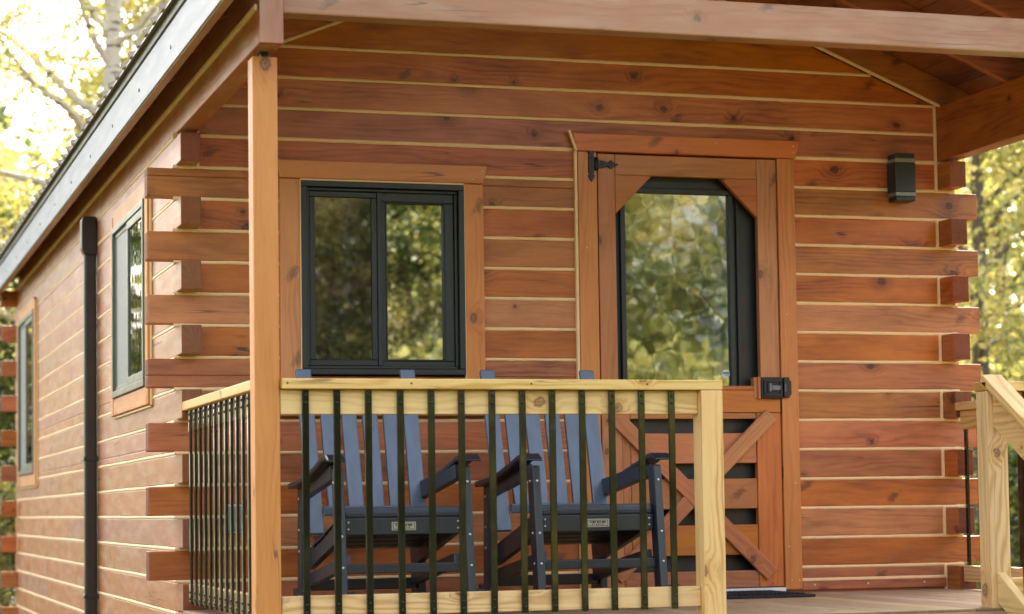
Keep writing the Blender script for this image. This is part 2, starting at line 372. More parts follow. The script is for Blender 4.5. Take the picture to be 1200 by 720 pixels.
def side_wall(xa, xb, xo, holes, sgn):
    wl, ch = MB(), MB()
    for k in range(-4, 16):
        z0, z1 = k*P+GAP, (k+1)*P-GAP; rnd = random.random()
        odd = k % 2 != 0
        y0, y1 = (-PROT, L+PROT) if odd and k < 14 else (T+.001, L-T-.001)
        if k >= 14: y0, y1 = -1.93, L-T-.001
        if k == 15 and sgn > 0: continue
        if k == 14 and sgn > 0: z1 = 16*P-GAP
        rs = [(y0, y1, z0, z1)]
        for h in holes: rs = cut(rs, h)
        # long courses are butted from two lengths
        j = 2.2+((k*2.37) % 4.2)
        for r in rs:
            if r[0] < j < r[1]-.3 and r[1]-r[0] > 4: parts = [(r[0], j, r[2], r[3]), (j+.001, r[1], r[2], r[3])]
            else: parts = [r]
            for p_ in parts: wl.box(xa, xb, p_[0], p_[1], p_[2], p_[3], 'y', .0045, rnd=None)
        rs = [(0 if k < 15 else -1.92, L, k*P-GAP-.003, k*P+GAP+.003)]
        for h in holes: rs = cut(rs, h)
        for r in rs:
            c0, c1 = (xa+.0025, xa+.03) if sgn < 0 else (xb-.03, xb-.0025)
            if sgn < 0 and r[3]-r[2] > .012: ch.bead('y', r[0], r[1], (r[2]+r[3])/2, -.0004, -1, GAP+.0018)
            else: ch.box(c0, c1, r[0], r[1], r[2], r[3], 'y', .0025)
    xx = (xa+.001, xa+.016) if sgn < 0 else (xb-.016, xb-.001)
    if sgn < 0:
        ch.bar((-.006, -1.925, 2.101), (-.006, L, 2.101), .012, .020, (1, 0, 0), .003)
        for k in range(0, 14, 2): ch.box(-.007, .006, L-T-.016, L-T-.002, k*P, (k+1)*P, 'z', .002)
    w = wl.build('wall', SIDEW if sgn < 0 else WALLW, cabin); ch.build('chinking', CAULK, w); return w
LW1 = (.85, 2.045, .90, 1.80); LW2 = (6.66, 7.93, .60, 1.80)
side_wall(0, T, 0, [LW1, LW2], -1)
side_wall(W-T, W, W, [], 1)
mb = MB(); ch = MB()
for k in range(-4, 16):
    z0, z1 = k*P+GAP, (k+1)*P-GAP; x0, x1 = (-PROT, W+PROT) if (k % 2 == 0 and k <= 14) else (T, W-T)
    mb.box(x0, x1, L-T, L, z0, z1, 'x', .0045); ch.box(.0, W, L-.03, L-.0025, k*P-.01, k*P+.01, 'x', .002)
for k in range(16, 21):
    ia = (k*P+GAP-2.24)/SL+.095; ib = min(((k+1)*P-GAP-2.24)/SL+.095, W/2-.004)
    if ia < W/2-.02: mb.prism([(ia, k*P+GAP), (W-ia, k*P+GAP), (W-ib, (k+1)*P-GAP), (ib, (k+1)*P-GAP)], 'y', L-T, L, 'x', .003)
ch.build('chinking', CAULK, mb.build('wall', WALLW, cabin))

# porch frame: beam across the front, posts under the plates
mb = MB(); mb.box(T+.012, W-T-.012, -1.87, -1.78, 2.096, 2.238, 'x', .006)
for sx in (0, W-T): mb.box(sx+.002, sx+T-.002, -1.9, -1.775, 2.2425, 2.30, 'y', .004)
for sx in (0, W-T): mb.box(sx+.001, sx+T, -1.95, -1.932, 1.967, 2.30, 'z', .003)
mb.build('porch_beam', BEAMW, cabin)
for px in (0.0, W-.092):
    mb = MB(); mb.box(px, px+.092, -1.815, -1.725, ZD-.03, 1.946, 'z', .004); mb.build('porch_post', POSTW, cabin)
    mb = MB(); mb.box(px+.034, px+.06, -1.80, -1.74, 1.946, 1.967, 'z', .001); mb.build('post_bracket', BLACK, cabin)

# roof
EV = .165
def prof(x0, x1, dz0, dz1): return [(x0, zc(x0)+dz0), (x1, zc(x1)+dz0), (x1, zc(x1)+dz1), (x0, zc(x0)+dz1)]
roof = MB(); Y0, Y1 = -2.22, L+.42
for sx in (1, -1):
    q = (lambda P_: P_) if sx > 0 else (lambda P_: [(W-a, b) for a, b in P_][::-1])
    roof.prism(q(prof(-EV-.035, W/2, .153, .162)), 'y', Y0, Y1, 'x', 0)
    y = Y0+.05
    while y < Y1:
        roof.prism([(y-.034, 0), (y-.014, .024), (y+.014, .024), (y+.034, 0)], 'x', 0, (W/2+EV+.045)*math.hypot(1, SL), 'x', 0,
                   mat=Matrix.Translation((-EV-.042 if sx > 0 else W+EV+.042, 0, zc(-EV-.042)+.161)) @ Matrix.Rotation(-math.atan(SL), 4, 'Y') if sx > 0 else
                       Matrix.Translation((W+EV+.042, 0, zc(-EV-.042)+.161)) @ Matrix.Rotation(math.pi+math.atan(SL), 4, 'Y') @ Matrix.Scale(-1, 4, (0, 0, 1)))
        y += .235
roof_o = roof.build('roof', ROOFM, cabin)
mb = MB()
for sx in (1, -1):
    q = (lambda P_: P_) if sx > 0 else (lambda P_: [(W-a, b) for a, b in P_][::-1])
    nb = 12
    for i in range(nb):
        a, b = -EV+i*(W/2+EV)/nb, -EV+(i+1)*(W/2+EV)/nb-.004
        mb.prism(q(prof(a, b, .132, .151)), 'y', Y0+.02, Y1-.02, 'y', .002)
mb.build('sheathing', SHEATH, roof_o)
for sx in (0, 1):
    f, fl, bb = MB(), MB(), MB(); q = (lambda a, b: (a, b)) if sx == 0 else (lambda a, b: (W-b, W-a))
    a, b = q(-EV-.006, -EV); f.box(a, b, Y0, Y1, 2.066, 2.234, 'y', .002)
    y = Y0+.3
    while y < Y1: f.dot((a-.001 if sx == 0 else b+.001, y, 2.137), (1, 0, 0), .009); y += .92
    a, b = q(-EV+.0005, -EV+.036); bb.box(a, b, Y0, Y1, 2.062, 2.24, 'y', .003)
    a, b = q(-EV-.012, -EV+.01); fl.box(a, b, Y0, Y1, 2.241, 2.292, 'y', .002)
    f.build('fascia', [FASC, BLACK], roof_o); fl.build('flashing', FLASH, roof_o); bb.build('fascia_board', BEAMW, roof_o)
ry = [-1.965, -1.30, -.66, -.022]
y = .62
while y < Y1: ry.append(y); y += .64
for sx in (1, -1):
    for y in ry:
        if sx < 0 and y > .1: continue
        mb = MB(); Pq = prof(-EV+.038, W/2-.002, 0, .130)
        mb.prism(Pq if sx > 0 else [(W-a, b) for a, b in Pq][::-1], 'y', y-.019, y+.019, 'x', .002); mb.build('rafter', WALLW, roof_o)

# front window
def window_trim(nm='window'): pass
cas = MB()
cas.box(.456, .546, -.026, -.001, .80, 1.7805, 'z'); cas.box(1.312, 1.402, -.026, -.001, .80, 1.7805, 'z')
cas.prism([(.455, 1.782), (1.402, 1.782), (1.419, 1.864), (.438, 1.864)], 'y', -.036, -.001, 'x', .003)
cas.box(.44, 1.418, -.036, -.001, .72, .80, 'x')
for a, b in ((1.39, 1.80), (1.395, 1.84), (1.35, 1.80)): cas.dot((a, -.037, b), (0, -1, 0), .004)
win = MB()
FX0, FX1, FZ0, FZ1 = .552, 1.307, .905, 1.773
def ring(m, x0, x1, z0, z1, w, y0, y1, bev=.003):
    m.box(x0, x1, y0, y1, z1-w, z1, 'x', bev); m.box(x0, x1, y0, y1, z0, z0+w, 'x', bev)
    m.box(x0, x0+w, y0, y1, z0+w+.0005, z1-w-.0005, 'z', bev); m.box(x1-w, x1, y0, y1, z0+w+.0005, z1-w-.0005, 'z', bev)
ring(win, FX0, FX1, FZ0, FZ1, .026, -.034, .05)
ring(win, FX0+.027, FX1-.027, FZ0+.027, FZ1-.027, .014, -.012, .05)
wo = win.build('window', FRAME, cabin)
cas.build('window_casing', [TRIMW, SCREW], wo)
b = MB()
for a in ((.5465, .5515), (1.3075, 1.3115)): b.box(a[0], a[1], -.03, -.002, .86, 1.78, 'z', .001)
b.box(.547, 1.311, -.03, -.002, 1.7735, 1.7815, 'x', .001); b.build('caulk_bead', CAULK, wo)
win2 = MB(); win2.box(.575, 1.284, .0505, .056, .93, 1.75, 'x', 0); win2.build('added_dark_backing', DARKIN, wo)  # dark panel added to stand for the unlit room and stop light leaks
sl = MB(); ring(sl, .594, .905, .947, 1.731, .026, -.003, .028); ring(sl, .880, 1.266, .925, 1.735, .044, .004, .045)
sl.box(.906, .926, -.010, .003, .947, 1.731, 'z', .002)
sl.box(.9245, .9443, .002, .03, .9695, 1.6905, 'z', .001)
ring(sl, .9445, 1.2215, .9695, 1.6905, .007, .0, .035, .002)
sl.build('sash', FRAME, wo)
gl = MB(); gl.box(.952, 1.214, .016, .020, .977, 1.683, 'x', 0); gl.build('pane', GLASS, wo)
gl = MB(); gl.box(.621, .878, .006, .009, .974, 1.704, 'x', 0); gl.build('insect_screen', SCREEN, wo)

# screen door in front of the dark inner door
door = MB()
DX0, DX1, DZ0, DZ1 = 1.963, 2.866, -.088, 1.945
ya, yb = -.014, .022
OX0, OX1, OZ0, OZ1 = 2.048, 2.766, .862, 1.848
door.box(DX0, OX0, ya, yb, OZ0-.02, DZ1, 'z'); door.box(OX1, DX1, ya, yb, OZ0-.02, DZ1, 'z')
door.box(OX0+.001, OX1-.001, ya, yb, OZ1, DZ1-.001, 'x'); door.box(DX0+.001, DX1-.001, ya-.002, yb, .735, OZ0-.021, 'x')
door.box(OX0+.001, OX1-.001, ya, yb, OZ0-.0205, OZ0, 'x')
cw = .186
for (cx, sg) in ((OX0, 1), (OX1, -1)):
    door.prism([(cx, OZ1), (cx+sg*cw, OZ1), (cx, OZ1-cw)], 'y', ya+.002, yb-.002, 'x', .003)
door.box(DX0, DX0+.10, ya, yb, DZ0, .734, 'z'); door.box(DX1-.125, DX1, ya, yb, DZ0, .734, 'z')
door.box(DX0+.101, DX0+.142, ya+.005, yb, DZ0+.081, .734, 'z')
door.box(DX0+.101, DX1-.126, ya+.001, yb, DZ0, DZ0+.080, 'x')
edges = [.734, .706, .638, .497, .424, .283, .207, .066, -.007]
for i in range(0, 8, 2):
    door.box(DX0+.143, DX1-.126, ya+.006, yb, edges[i+1], edges[i], 'x', .003)
door_o = door.build('door', DOORW, cabin)
xb = MB()
xb.bar((2.012, -.024, .725), (2.80, -.024, -.03), .072, .020, (1, 0, 1), .003)
for t0, t1 in ((0, .46), (.54, 1)):
    pa, pb = Vector((2.81, -.0242, .725)), Vector((2.02, -.0242, -.03)); xb.bar(pa.lerp(pb, t0), pa.lerp(pb, t1), .072, .019, (1, 0, -1), .003)
xb.build('cross_brace', DOORW, door_o)
inn = MB()
inn.box(OX0-.03, OX1+.03, .052, .075, DZ0, DZ1, 'z', .002, mi=0)
ring(inn, 2.086, 2.658, .80, 1.797, .024, .026, .051); inn.box(2.676, 2.688, .036, .051, .75, 1.83, 'z', .002)
inn.box(2.052, 2.064, .036, .051, .75, 1.83, 'z', .002)
inn.build('inner_panel', DARKIN, door_o)
gl = MB(); gl.box(2.110, 2.634, .044, .048, .824, 1.773, 'x', 0); gl.build('pane', GLASSD, door_o)
cs_ = MB()
cs_.box(1.862, 1.955, -.024, .02, -.10, 1.9505, 'z'); cs_.box(2.869, 2.957, -.024, .02, -.104, 1.9505, 'z')
cs_.prism([(1.858, 1.952), (2.962, 1.952), (2.985, 2.036), (1.832, 2.036)], 'y', -.036, .01, 'x', .003)
for a, b in ((1.95, 2.0), (2.2, 2.02), (2.55, 2.01), (2.95, 1.98), (2.95, 2.01)): cs_.dot((a, -.037, b), (0, -1, 0), .004)
for a, b in ((2.9, 1.2), (2.93, .4), (2.89, .1), (2.9, -.06), (2.94, -.06), (1.9, 1.5), (1.91, .9)): cs_.dot((a, -.025, b), (0, -1, 0), .0035)
cs_.build('door_casing', [TRIMW, SCREW], cabin)
mb = MB(); mb.box(1.955, 2.868, -.03, .05, -.118, -.092, 'x', .003); mb.build('door_sill', WHITE, cabin)
# hinge
h = MB(); lf = [(1.912, 1.852), (1.918, 1.846), (1.909, 1.838), (1.914, 1.826), (1.926, 1.808), (1.938, 1.826), (1.943, 1.838), (1.934, 1.846), (1.940, 1.852)]
h.prism(lf+[(a_, 3.782-b_) for a_, b_ in lf[::-1]], 'y', -.034, -.0245, 'z', .0015)
h.tube([(1.950, -.03, 1.862), (1.950, -.03, 1.922)], [.010, .010], 10)
h.prism([(1.958, 1.873), (1.958, 1.913), (1.985, 1.909), (2.012, 1.902), (2.018, 1.911), (2.030, 1.913), (2.038, 1.903), (2.064, 1.893), (2.038, 1.883), (2.030, 1.873), (2.018, 1.875), (2.012, 1.884), (1.985, 1.877)], 'y', -.026, -.0145, 'x', .002)
for a, b in ((1.926, 1.86), (1.926, 1.92), (1.98, 1.893), (2.02, 1.893)): h.dot((a, -.035 if a < 1.95 else -.027, b), (0, -1, 0), .004)
h.build('hinge', [BLACK, SCREWD], door_o)
# latch with its wooden block
lk = MB(); lk.box(2.728, 2.764, -.020, .02, .80, .903, 'z', .002, mi=1); lk.box(2.745, 2.758, -.032, -.021, .798, .904, 'z', .002, mi=1)
lk.box(2.758, 2.868, -.040, -.018, .800, .902, 'x', .005); lk.box(2.872, 2.902, -.046, -.0245, .805, .902, 'z', .004); lk.box(2.903, 2.912, -.042, -.0245, .818, .886, 'z', .003)
ring(lk, 2.768, 2.862, .812, .890, .012, -.050, -.041, .002)
lk.box(2.79, 2.802, -.062, -.041, .832, .872, 'z', .004, mi=2); lk.prism([(2.803, .838), (2.846, .838), (2.852, .862), (2.803, .862)], 'y', -.058, -.050, 'x', .003, mi=2)
lk.box(2.872, 2.878, -.055, -.046, .83, .87, 'z', .002, mi=2)
lk.build('latch', [BLACK, TRIMW, KEYP], door_o)
# alarm sticker low on the door glass
st = MB(); c0 = (2.612, .922)
oct_ = lambda r: [(c0[0]+r*math.cos(R(22.5+45*i)), c0[1]+r*math.sin(R(22.5+45*i))) for i in range(8)]
st.prism(oct_(.021), 'y', .0425, .0438, 'x', 0, mi=0); st.box(c0[0]-.017, c0[0]+.017, .0412, .0424, c0[1]-.003, c0[1]+.009, 'x', 0, mi=1)
for i in range(5): st.box(c0[0]-.011+i*.005, c0[0]-.008+i*.005, .0408, .0411, c0[1]-.012, c0[1]-.007, 'x', 0, mi=1)
st.build('sticker', [WHITE, TEAL], door_o)

# windows in the long side wall
for (y0, y1, z0, z1) in (LW1, LW2):
    m = MB()
    def yring(m, y0, y1, z0, z1, w, xa, xb, bev=.003):
        m.box(xa, xb, y0, y1, z1-w, z1, 'y', bev); m.box(xa, xb, y0, y1, z0, z0+w, 'y', bev)
        m.box(xa, xb, y0, y0+w, z0+w+.0005, z1-w-.0005, 'z', bev); m.box(xa, xb, y1-w, y1, z0+w+.0005, z1-w-.0005, 'z', bev)
    yring(m, y0+.004, y1-.002, z0+.003, z1-.003, .034, -.032, .05)
    ym = (y0+y1)/2; yring(m, y0+.039, ym+.03, z0+.038, z1-.038, .042, -.026, .03); yring(m, ym+.031, y1-.037, z0+.038, z1-.038, .022, -.016, .03)
    wo2 = m.build('window', FRAMEG, cabin)
    gm = MB(); gm.box(-.018, -.014, y0+.082, ym-.013, z0+.081, z1-.081, 'y', 0); gm.build('pane', GLASSL, wo2)
    gm = MB(); gm.box(-.012, -.008, ym+.054, y1-.060, z0+.061, z1-.061, 'y', 0); gm.build('insect_screen', SSCR, wo2)
    c = MB(); c.box(-.024, -.001, y0-.095, y0-.004, z0-.09, z1+.06, 'z'); c.box(-.026, -.001, y1+.002, y1+.085, z0-.09, z1+.06, 'z')
    c.box(-.022, -.001, y0-.003, y1+.001, z0-.088, z0-.001, 'y'); c.box(-.022, -.001, y0-.003, y1+.001, z1+.001, z1+.085, 'y')
    c.build('window_casing', POSTW, wo2)
    cb = MB(); cb.box(-.012, -.001, y0-.107, y0-.096, z0-.1, z1+.06, 'z', .002); cb.box(-.012, -.001, y0-.107, y1+.09, z0-.102, z0-.091, 'y', .002); cb.build('caulk_bead', CAULK, wo2)

# ------------------------------------------------------------------ railings
def baluster(parent, p, ztop, zbot, nrm, ztr=None):
    m = MB(); nx, ny = nrm; x, y = p; w = .0130; d = .0058
    if ny: m.box(x-w, x+w, y-d, y+d, zbot, ztop, 'z', .003)
    else: m.box(x-d, x+d, y-w, y+w, zbot, ztop, 'z', .003)
    for zz in (ztop-.018, ztop-.045, zbot+.022, zbot+.05):
        c = (x+nx*(d+.001), y+ny*(d+.001), zz); m.dot(c, (nx, ny, 0), .006, .003)
    return m.build('baluster', [BAL, SCREWD], parent)
CT, CB, TB, BT, BB = .777, .7385, .648, -.006, -.082
def rail_x(root, x0, x1, yb, xcap0, xcap1):
    m = MB(); m.box(xcap0, xcap1, yb-.052, yb+.045, CB, CT, 'x', .004)
    for a in np.arange(xcap0+.02, xcap1, .46): m.dot((a, yb-.0525, CT-.017), (0, -1, 0), .004)
    m.build('cap_rail', [PINEW, SCREWD], root)
    m = MB(); m.box(x0, x1, yb-.019, yb+.019, TB, CB-.0015, 'x', .003); m.build('top_rail', PINEW, root)
    m = MB(); m.box(x0, x1, yb-.019, yb+.019, BB, BT, 'x', .003); m.build('bottom_rail', PINEW, root)
def rail_y(root, y0, y1, xb, out):
    m = MB(); m.box(xb-.045, xb+.045, y0, y1, CB, CT, 'y', .004); m.build('cap_rail', PINEW, root)
    m = MB(); m.box(xb-.019, xb+.019, y0, y1, TB, CB-.0015, 'y', .003); m.build('top_rail', PINEW, root)
    m = MB(); m.box(xb-.019, xb+.019, y0, y1, BB, BT, 'y', .003); m.build('bottom_rail', PINEW, root)
def post(root, x0, x1, z1=CB-.001):
    m = MB(); m.box(x0, x1, -1.845, -1.756, ZD-.14, z1, 'z', .004); m.build('newel_post', PINEW, root)
r = tag(empty('porch_railing', (0, 0, 0)), 'long pale pine front railing with black balusters before both rocking chairs', 'railing', 'porch railings')
rail_x(r, .094, 1.710, -1.79, .094, 1.802)
post(r, 1.711, 1.800)
for xx in (.183, .299, .416, .536, .653, .768, .886, 1.004, 1.121, 1.239, 1.357, 1.476, 1.598): baluster(r, (xx+.001, -1.818), CB-.004, -.088, (0, -1))
r = tag(empty('porch_railing', (0, 0, 0)), 'side railing of crowded black balusters between the left log corner and honey coloured post', 'railing', 'porch railings')
rail_y(r, -1.724, -PROT-.002, .045, -1)
for i in range(12): baluster(r, (.0165, -.26-.1228*i), CB-.004, -.088, (-1, 0))
r = tag(empty('porch_railing', (0, 0, 0)), 'railing running out from the right log corner, mostly hidden by the stair post', 'railing', 'porch railings')
rail_y(r, -1.724, -PROT-.002, W-.050, 1)
for i in range(12): baluster(r, (W-.052, -.155-.1228*i), TB-.001, BT+.001, (-1, 0))
r = tag(empty('porch_railing', (0, 0, 0)), 'short front railing starting behind the sloping stair handrail', 'railing', 'porch railings')
rail_x(r, 3.021, W-.094, -1.79, 2.93, W-.094)
post(r, 2.931, 3.02)
for i in range(5): baluster(r, (3.12+.122*i, -1.818), CB-.004, -.088, (0, -1))
# stair railing: slopes down towards the viewer
st = tag(empty('stair_railing', (0, 0, 0)), 'sloping pine stair handrail with black balusters descending from the right newel post', 'railing')
SLP = -.62
def sz_(y, z0): return z0+SLP*(-1.846-y)
m = MB(); m.prism([(-1.8465, .745), (-1.8465, .595), (-2.80, sz_(-2.80, .595)), (-2.80, sz_(-2.80, .745))], 'x', 2.955, 2.993, 'y', .003); m.build('top_rail', PINEW, st)
m = MB(); m.bar((2.974, -1.80, sz_(-1.80, .745)+.018), (2.974, -2.80, sz_(-2.80, .745)+.018), .088, .034, (1, 0, 0), .004); m.build('cap_rail', PINEW, st)
m = MB(); m.prism([(-1.8465, .02), (-1.8465, -.10), (-2.80, sz_(-2.80, -.10)), (-2.80, sz_(-2.80, .02))], 'x', 2.955, 2.993, 'y', .003); m.build('bottom_rail', PINEW, st)
for i in range(7):
    y = -1.99-.115*i; m = MB(); m.box(2.9935, 3.010, y-.013, y+.013, sz_(y, -.09), sz_(y, .735), 'z', .003); m.build('baluster', [BAL], st)
m = MB(); m.box(2.930, 3.019, -2.89, -2.802, GZ-.05, sz_(-2.8, .745)+.06, 'z', .004); m.build('newel_post', PINEW, st)

# ------------------------------------------------------------------ things on and at the cabin
# wall lamp
lp = tag(empty('wall_lamp', (3.51, 0, 1.87)), 'black up and down wall lamp with two pale bands, right of the screen door', 'lamp')
m = MB(); m.box(-.055, .055, -.10, -.012, -.072, .072, 'z', .004); m.box(-.052, .052, -.099, -.014, .092, .116, 'z', .004); m.box(-.052, .052, -.099, -.014, -.116, -.092, 'z', .004)
m.box(-.048, .048, -.09, -.02, -.092, .092, 'z', 0); m.build('body', LAMPB, lp)
m = MB(); m.box(-.035, .035, -.0115, -.001, -.09, .09, 'z', .002); m.build('mounting_plate', LAMPB, lp)
for s in (1, -1):
    m = MB(); m.box(-.054, .054, -.1005, -.012, s*.082-.0095, s*.082+.0095, 'x', .003); m.build('lens', LENS, lp)
# downspout on the side wall
ds = tag(empty('downspout', (0, 2.95, 0)), 'dark brown square downspout with a box head on the long side wall', 'downspout')
m = MB(); m.box(-.074, -.006, -.035, .035, -.80, 1.80, 'z', .012); m.build('pipe', PIPE, ds)
m = MB(); m.prism([(-.006, 1.98), (-.080, 1.98), (-.090, 1.958), (-.090, 1.80), (-.074, 1.762), (-.006, 1.762)], 'y', -.048, .048, 'z', .005); m.build('box_head', PIPE, ds)
for zz in (.61, -.16):
    m = MB(); m.box(-.080, -.001, -.040, .040, zz-.012, zz+.012, 'y', .002); m.box(-.003, -.0005, -.062, .062, zz-.011, zz+.011, 'y', .001)
    m.dot((-.081, 0, zz), (-1, 0, 0), .005); m.build('strap', [PIPE, SCREW], ds)
# door mat
m = MB(); m.box(2.02, 2.80, -.50, -.05, ZD+.001, ZD+.014, 'x', .003)
for i in range(33): m.box(2.05+i*.0218, 2.062+i*.0218, -.47, -.08, ZD+.0142, ZD+.020, 'y', .002)
tag(m.build('door_mat', MATM), 'black ribbed rubber mat on the deck before the screen door', 'mat')

# outlet cover low on the front wall
ot = tag(empty('outlet_cover', (.245, 0, .27)), 'pale weatherproof outlet cover low on the wall behind the side railing', 'outlet')
m = MB(); m.box(-.042, .042, -.014, -.001, -.062, .062, 'z', .003); m.build('mounting_plate', WHITE, ot)
m = MB(); m.box(-.036, .036, -.045, -.0145, -.056, .056, 'z', .008); m.build('lid', SSCR, ot)
# rocking chairs
def make_chair():
    c = empty('rocking_chair', (.70, -.85, ZD))
    zr = lambda y: (y+.02)**2/(2*2.3)
    for s in (-1, 1):
        x = .258*s
        m = MB(); m.bar((x, -.340, .585), (x, -.405, zr(-.405)+.03), .034, .075, (1, 0, 0), .006)
        for t in (.12, .55, .8):
            p = Vector((x, -.340, .585)).lerp(Vector((x, -.405, .1)), t); m.dot(p+Vector((0, -.0375, .0)), (0, -1, -.13), .006)
            m.dot(p+Vector((s*.019, 0, 0)), (s, 0, 0), .006)
        m.build('leg', [PLAS, SCREW], c)
        m = MB(); m.bar((x*.985, .325, .515), (x*.985, .345, zr(.345)+.03), .034, .075, (1, 0, 0), .006)
        for zz in (.47, .34, .25): m.dot((x+s*.015, .33, zz), (s, 0, 0), .006); m.dot((x, .291, zz), (0, -1, 0), .005)
        m.build('leg', [PLAS, SCREW], c)
        # armrest: gently bowed, its nose turned down, a rib beneath
        m = MB(); pr = [(.36, .512), (.22, .522), (.02, .545), (-.16, .580), (-.29, .610), (-.36, .614), (-.41, .606)]
        top = [(a, b+.024) for a, b in pr[:-1]]+[(-.406, .618)]
        m.prism(pr+top[::-1], 'x', s*.275-.037, s*.275+.037, 'y', .005); m.bar((x*.99, .33, .490), (x*.99, -.27, .568), .034, .060, (1, 0, 0), .004)
        m.build('armrest', PLAS, c)
        m = MB(); ys = [-.56+.1*i for i in range(11)]
        m.prism([(y, zr(y)+.002) for y in ys]+[(y, zr(y)+.048) for y in ys[::-1]], 'x', x-.019, x+.019, 'y', .003); m.build('rocker', PLAS, c)
        m = MB(); m.bar((s*.224, -.35, .218), (s*.224, .33, .128), .030, .055, (1, 0, 0), .004); m.build('side_rail', PLAS, c)
    m = MB()
    for i in range(8):
        t = i/7; m.box(-.236, .236, -.036, .036, -.011, .011, 'x', .004, Matrix.Translation((0, -.325+.50*t, .412-.165*t+.03*t*t)) @ Matrix.Rotation(R(-15+5*t), 4, 'X'))
    for s in (-1, 1): m.bar((s*.222, -.335, .365), (s*.222, .33, .215), .028, .085, (1, 0, 0), .003)
    m.bar((-.24, -.352, .402), (.24, -.352, .402), .030, .030, (0, 1, 0), .009)
    m.build('seat', PLAS, c)
    m = MB(); m.box(-.239, .239, -.368, -.346, .322, .3885, 'x', .004)
    for s in (-1, 1):
        for zz in (.345, .372): m.dot((s*.222, -.369, zz), (0, -1, 0), .0048)
    ap = m.build('apron', [PLAS, SCREW], c)
    m = MB(); m.box(-.049, .049, -.372, -.3685, .338, .372, 'x', .003)
    m.box(-.043, .043, -.3727, -.3721, .3425, .3672, 'x', 0, mi=1); m.box(-.041, .041, -.3733, -.3728, .3445, .3652, 'x', 0, mi=0)
    for i, wdt in enumerate((.006, .009, .005, .008, .006, .009, .007)): m.box(-.034+i*.010, -.034+i*.010+wdt, -.3738, -.3734, .3555, .3630, 'x', 0, mi=1)
    for i, wdt in enumerate((.005, .004, .006, .005, .003, .005)): m.box(-.026+i*.009, -.026+i*.009+wdt, -.3738, -.3734, .3475, .3520, 'x', 0, mi=1)
    m.build('name_plate', [PLATE, BLACK], ap)
    m = MB(); m.box(-.239, .239, -.392, -.365, .172, .210, 'x', .004); m.build('stretcher', PLAS, c)
    m = MB(); m.box(-.236, .236, .325, .352, .085, .130, 'x', .004); m.build('stretcher', PLAS, c)
    m = MB(); pb, pt = Vector((0, .222, .335)), Vector((0, .432, 1.030)); d = pt-pb
    for i in range(6):
        xx = -.225+i*.0900; k = .988 if i in (0, 5) else (.93 if i in (1, 4) else .91)
        lo = -.02 if i in (0, 5) else .10
        m.bar(pb+d*lo+Vector((xx*.985, 0, 0)), pb+d*k+Vector((xx*1.015, 0, 0)), .066, .022, (1, 0, 0), .005)
    off = Vector((0, .0225, -.006))
    for t in (.86,): m.bar(pb+d*t+off+Vector((-.255, 0, 0)), pb+d*t+off+Vector((.255, 0, 0)), .055, .022, (0, .29, .957), .004)
    m.box(-.190, .190, .213, .233, .398, .438, 'x', .007)
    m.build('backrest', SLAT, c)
    return c
c1 = make_chair(); tag(c1, 'dark blue slatted rocking chair below the sliding window, nearer the porch post', 'rocking chair', 'rocking chairs on the porch')
c2 = copy_tree(c1); c2.location = (1.512, -.85, ZD); c2.rotation_euler = (0, 0, R(-.8))
tag(c2, 'dark blue slatted rocking chair beside the screen door', 'rocking chair', 'rocking chairs on the porch')

# ------------------------------------------------------------------ trees and bushes
def leaf_mat(name, stops):
    w = NT(name); rp = w.n('ShaderNodeValToRGB'); w.l(w.attr('rnd'), rp.inputs[0]); e = rp.color_ramp.elements
    e[0].position, e[0].color = stops[0][0], (*stops[0][1], 1); e[1].position, e[1].color = stops[-1][0], (*stops[-1][1], 1)
    for p_, c_ in stops[1:-1]: x = e.new(p_); x.color = (*c_, 1)
    w.t.nodes.remove(w.b); df = w.n('ShaderNodeBsdfDiffuse'); tr = w.n('ShaderNodeBsdfTranslucent'); gl_ = w.n('ShaderNodeBsdfGlossy'); gl_.inputs['Roughness'].default_value = .45
    w.l(rp.outputs[0], df.inputs[0]); w.l(rp.outputs[0], tr.inputs[0])
    m1 = w.n('ShaderNodeMixShader'); m1.inputs[0].default_value = .5; w.l(df.outputs[0], m1.inputs[1]); w.l(tr.outputs[0], m1.inputs[2])
    m2 = w.n('ShaderNodeMixShader'); m2.inputs[0].default_value = .06; w.l(m1.outputs[0], m2.inputs[1]); w.l(gl_.outputs[0], m2.inputs[2])
    w.l(m2.outputs[0], w.t.nodes['Material Output'].inputs[0]); return w.m
YEL = leaf_mat('autumn_leaf', [(0, (.11, .15, .035)), (.35, (.28, .30, .075)), (.7, (.50, .44, .11)), (1, (.50, .37, .11))])
GRN = leaf_mat('green_leaf', [(0, (.030, .055, .012)), (.45, (.09, .13, .022)), (.8, (.24, .24, .03)), (1, (.45, .34, .04))])
bk = NT('birch_bark'); uv = bk.n('ShaderNodeTexCoord').outputs['Object']; mp = bk.n('ShaderNodeMapping'); bk.l(uv, mp.inputs[0]); mp.inputs['Scale'].default_value = (3, 3, 14)
bc = bk.mix(bk.smooth(bk.noise(mp.outputs[0], 1.6, 4), .56, .66), (.48, .44, .36), (.09, .075, .06)); bk.l(bc, bk.b.inputs['Base Color']); bk.set(Roughness=.8)
BIRCH = bk.m
BARK = plain('grey_bark', (.16, .125, .09), .9, nscale=9, namt=.4, bump=.5, stretch=(4, 4, 1))

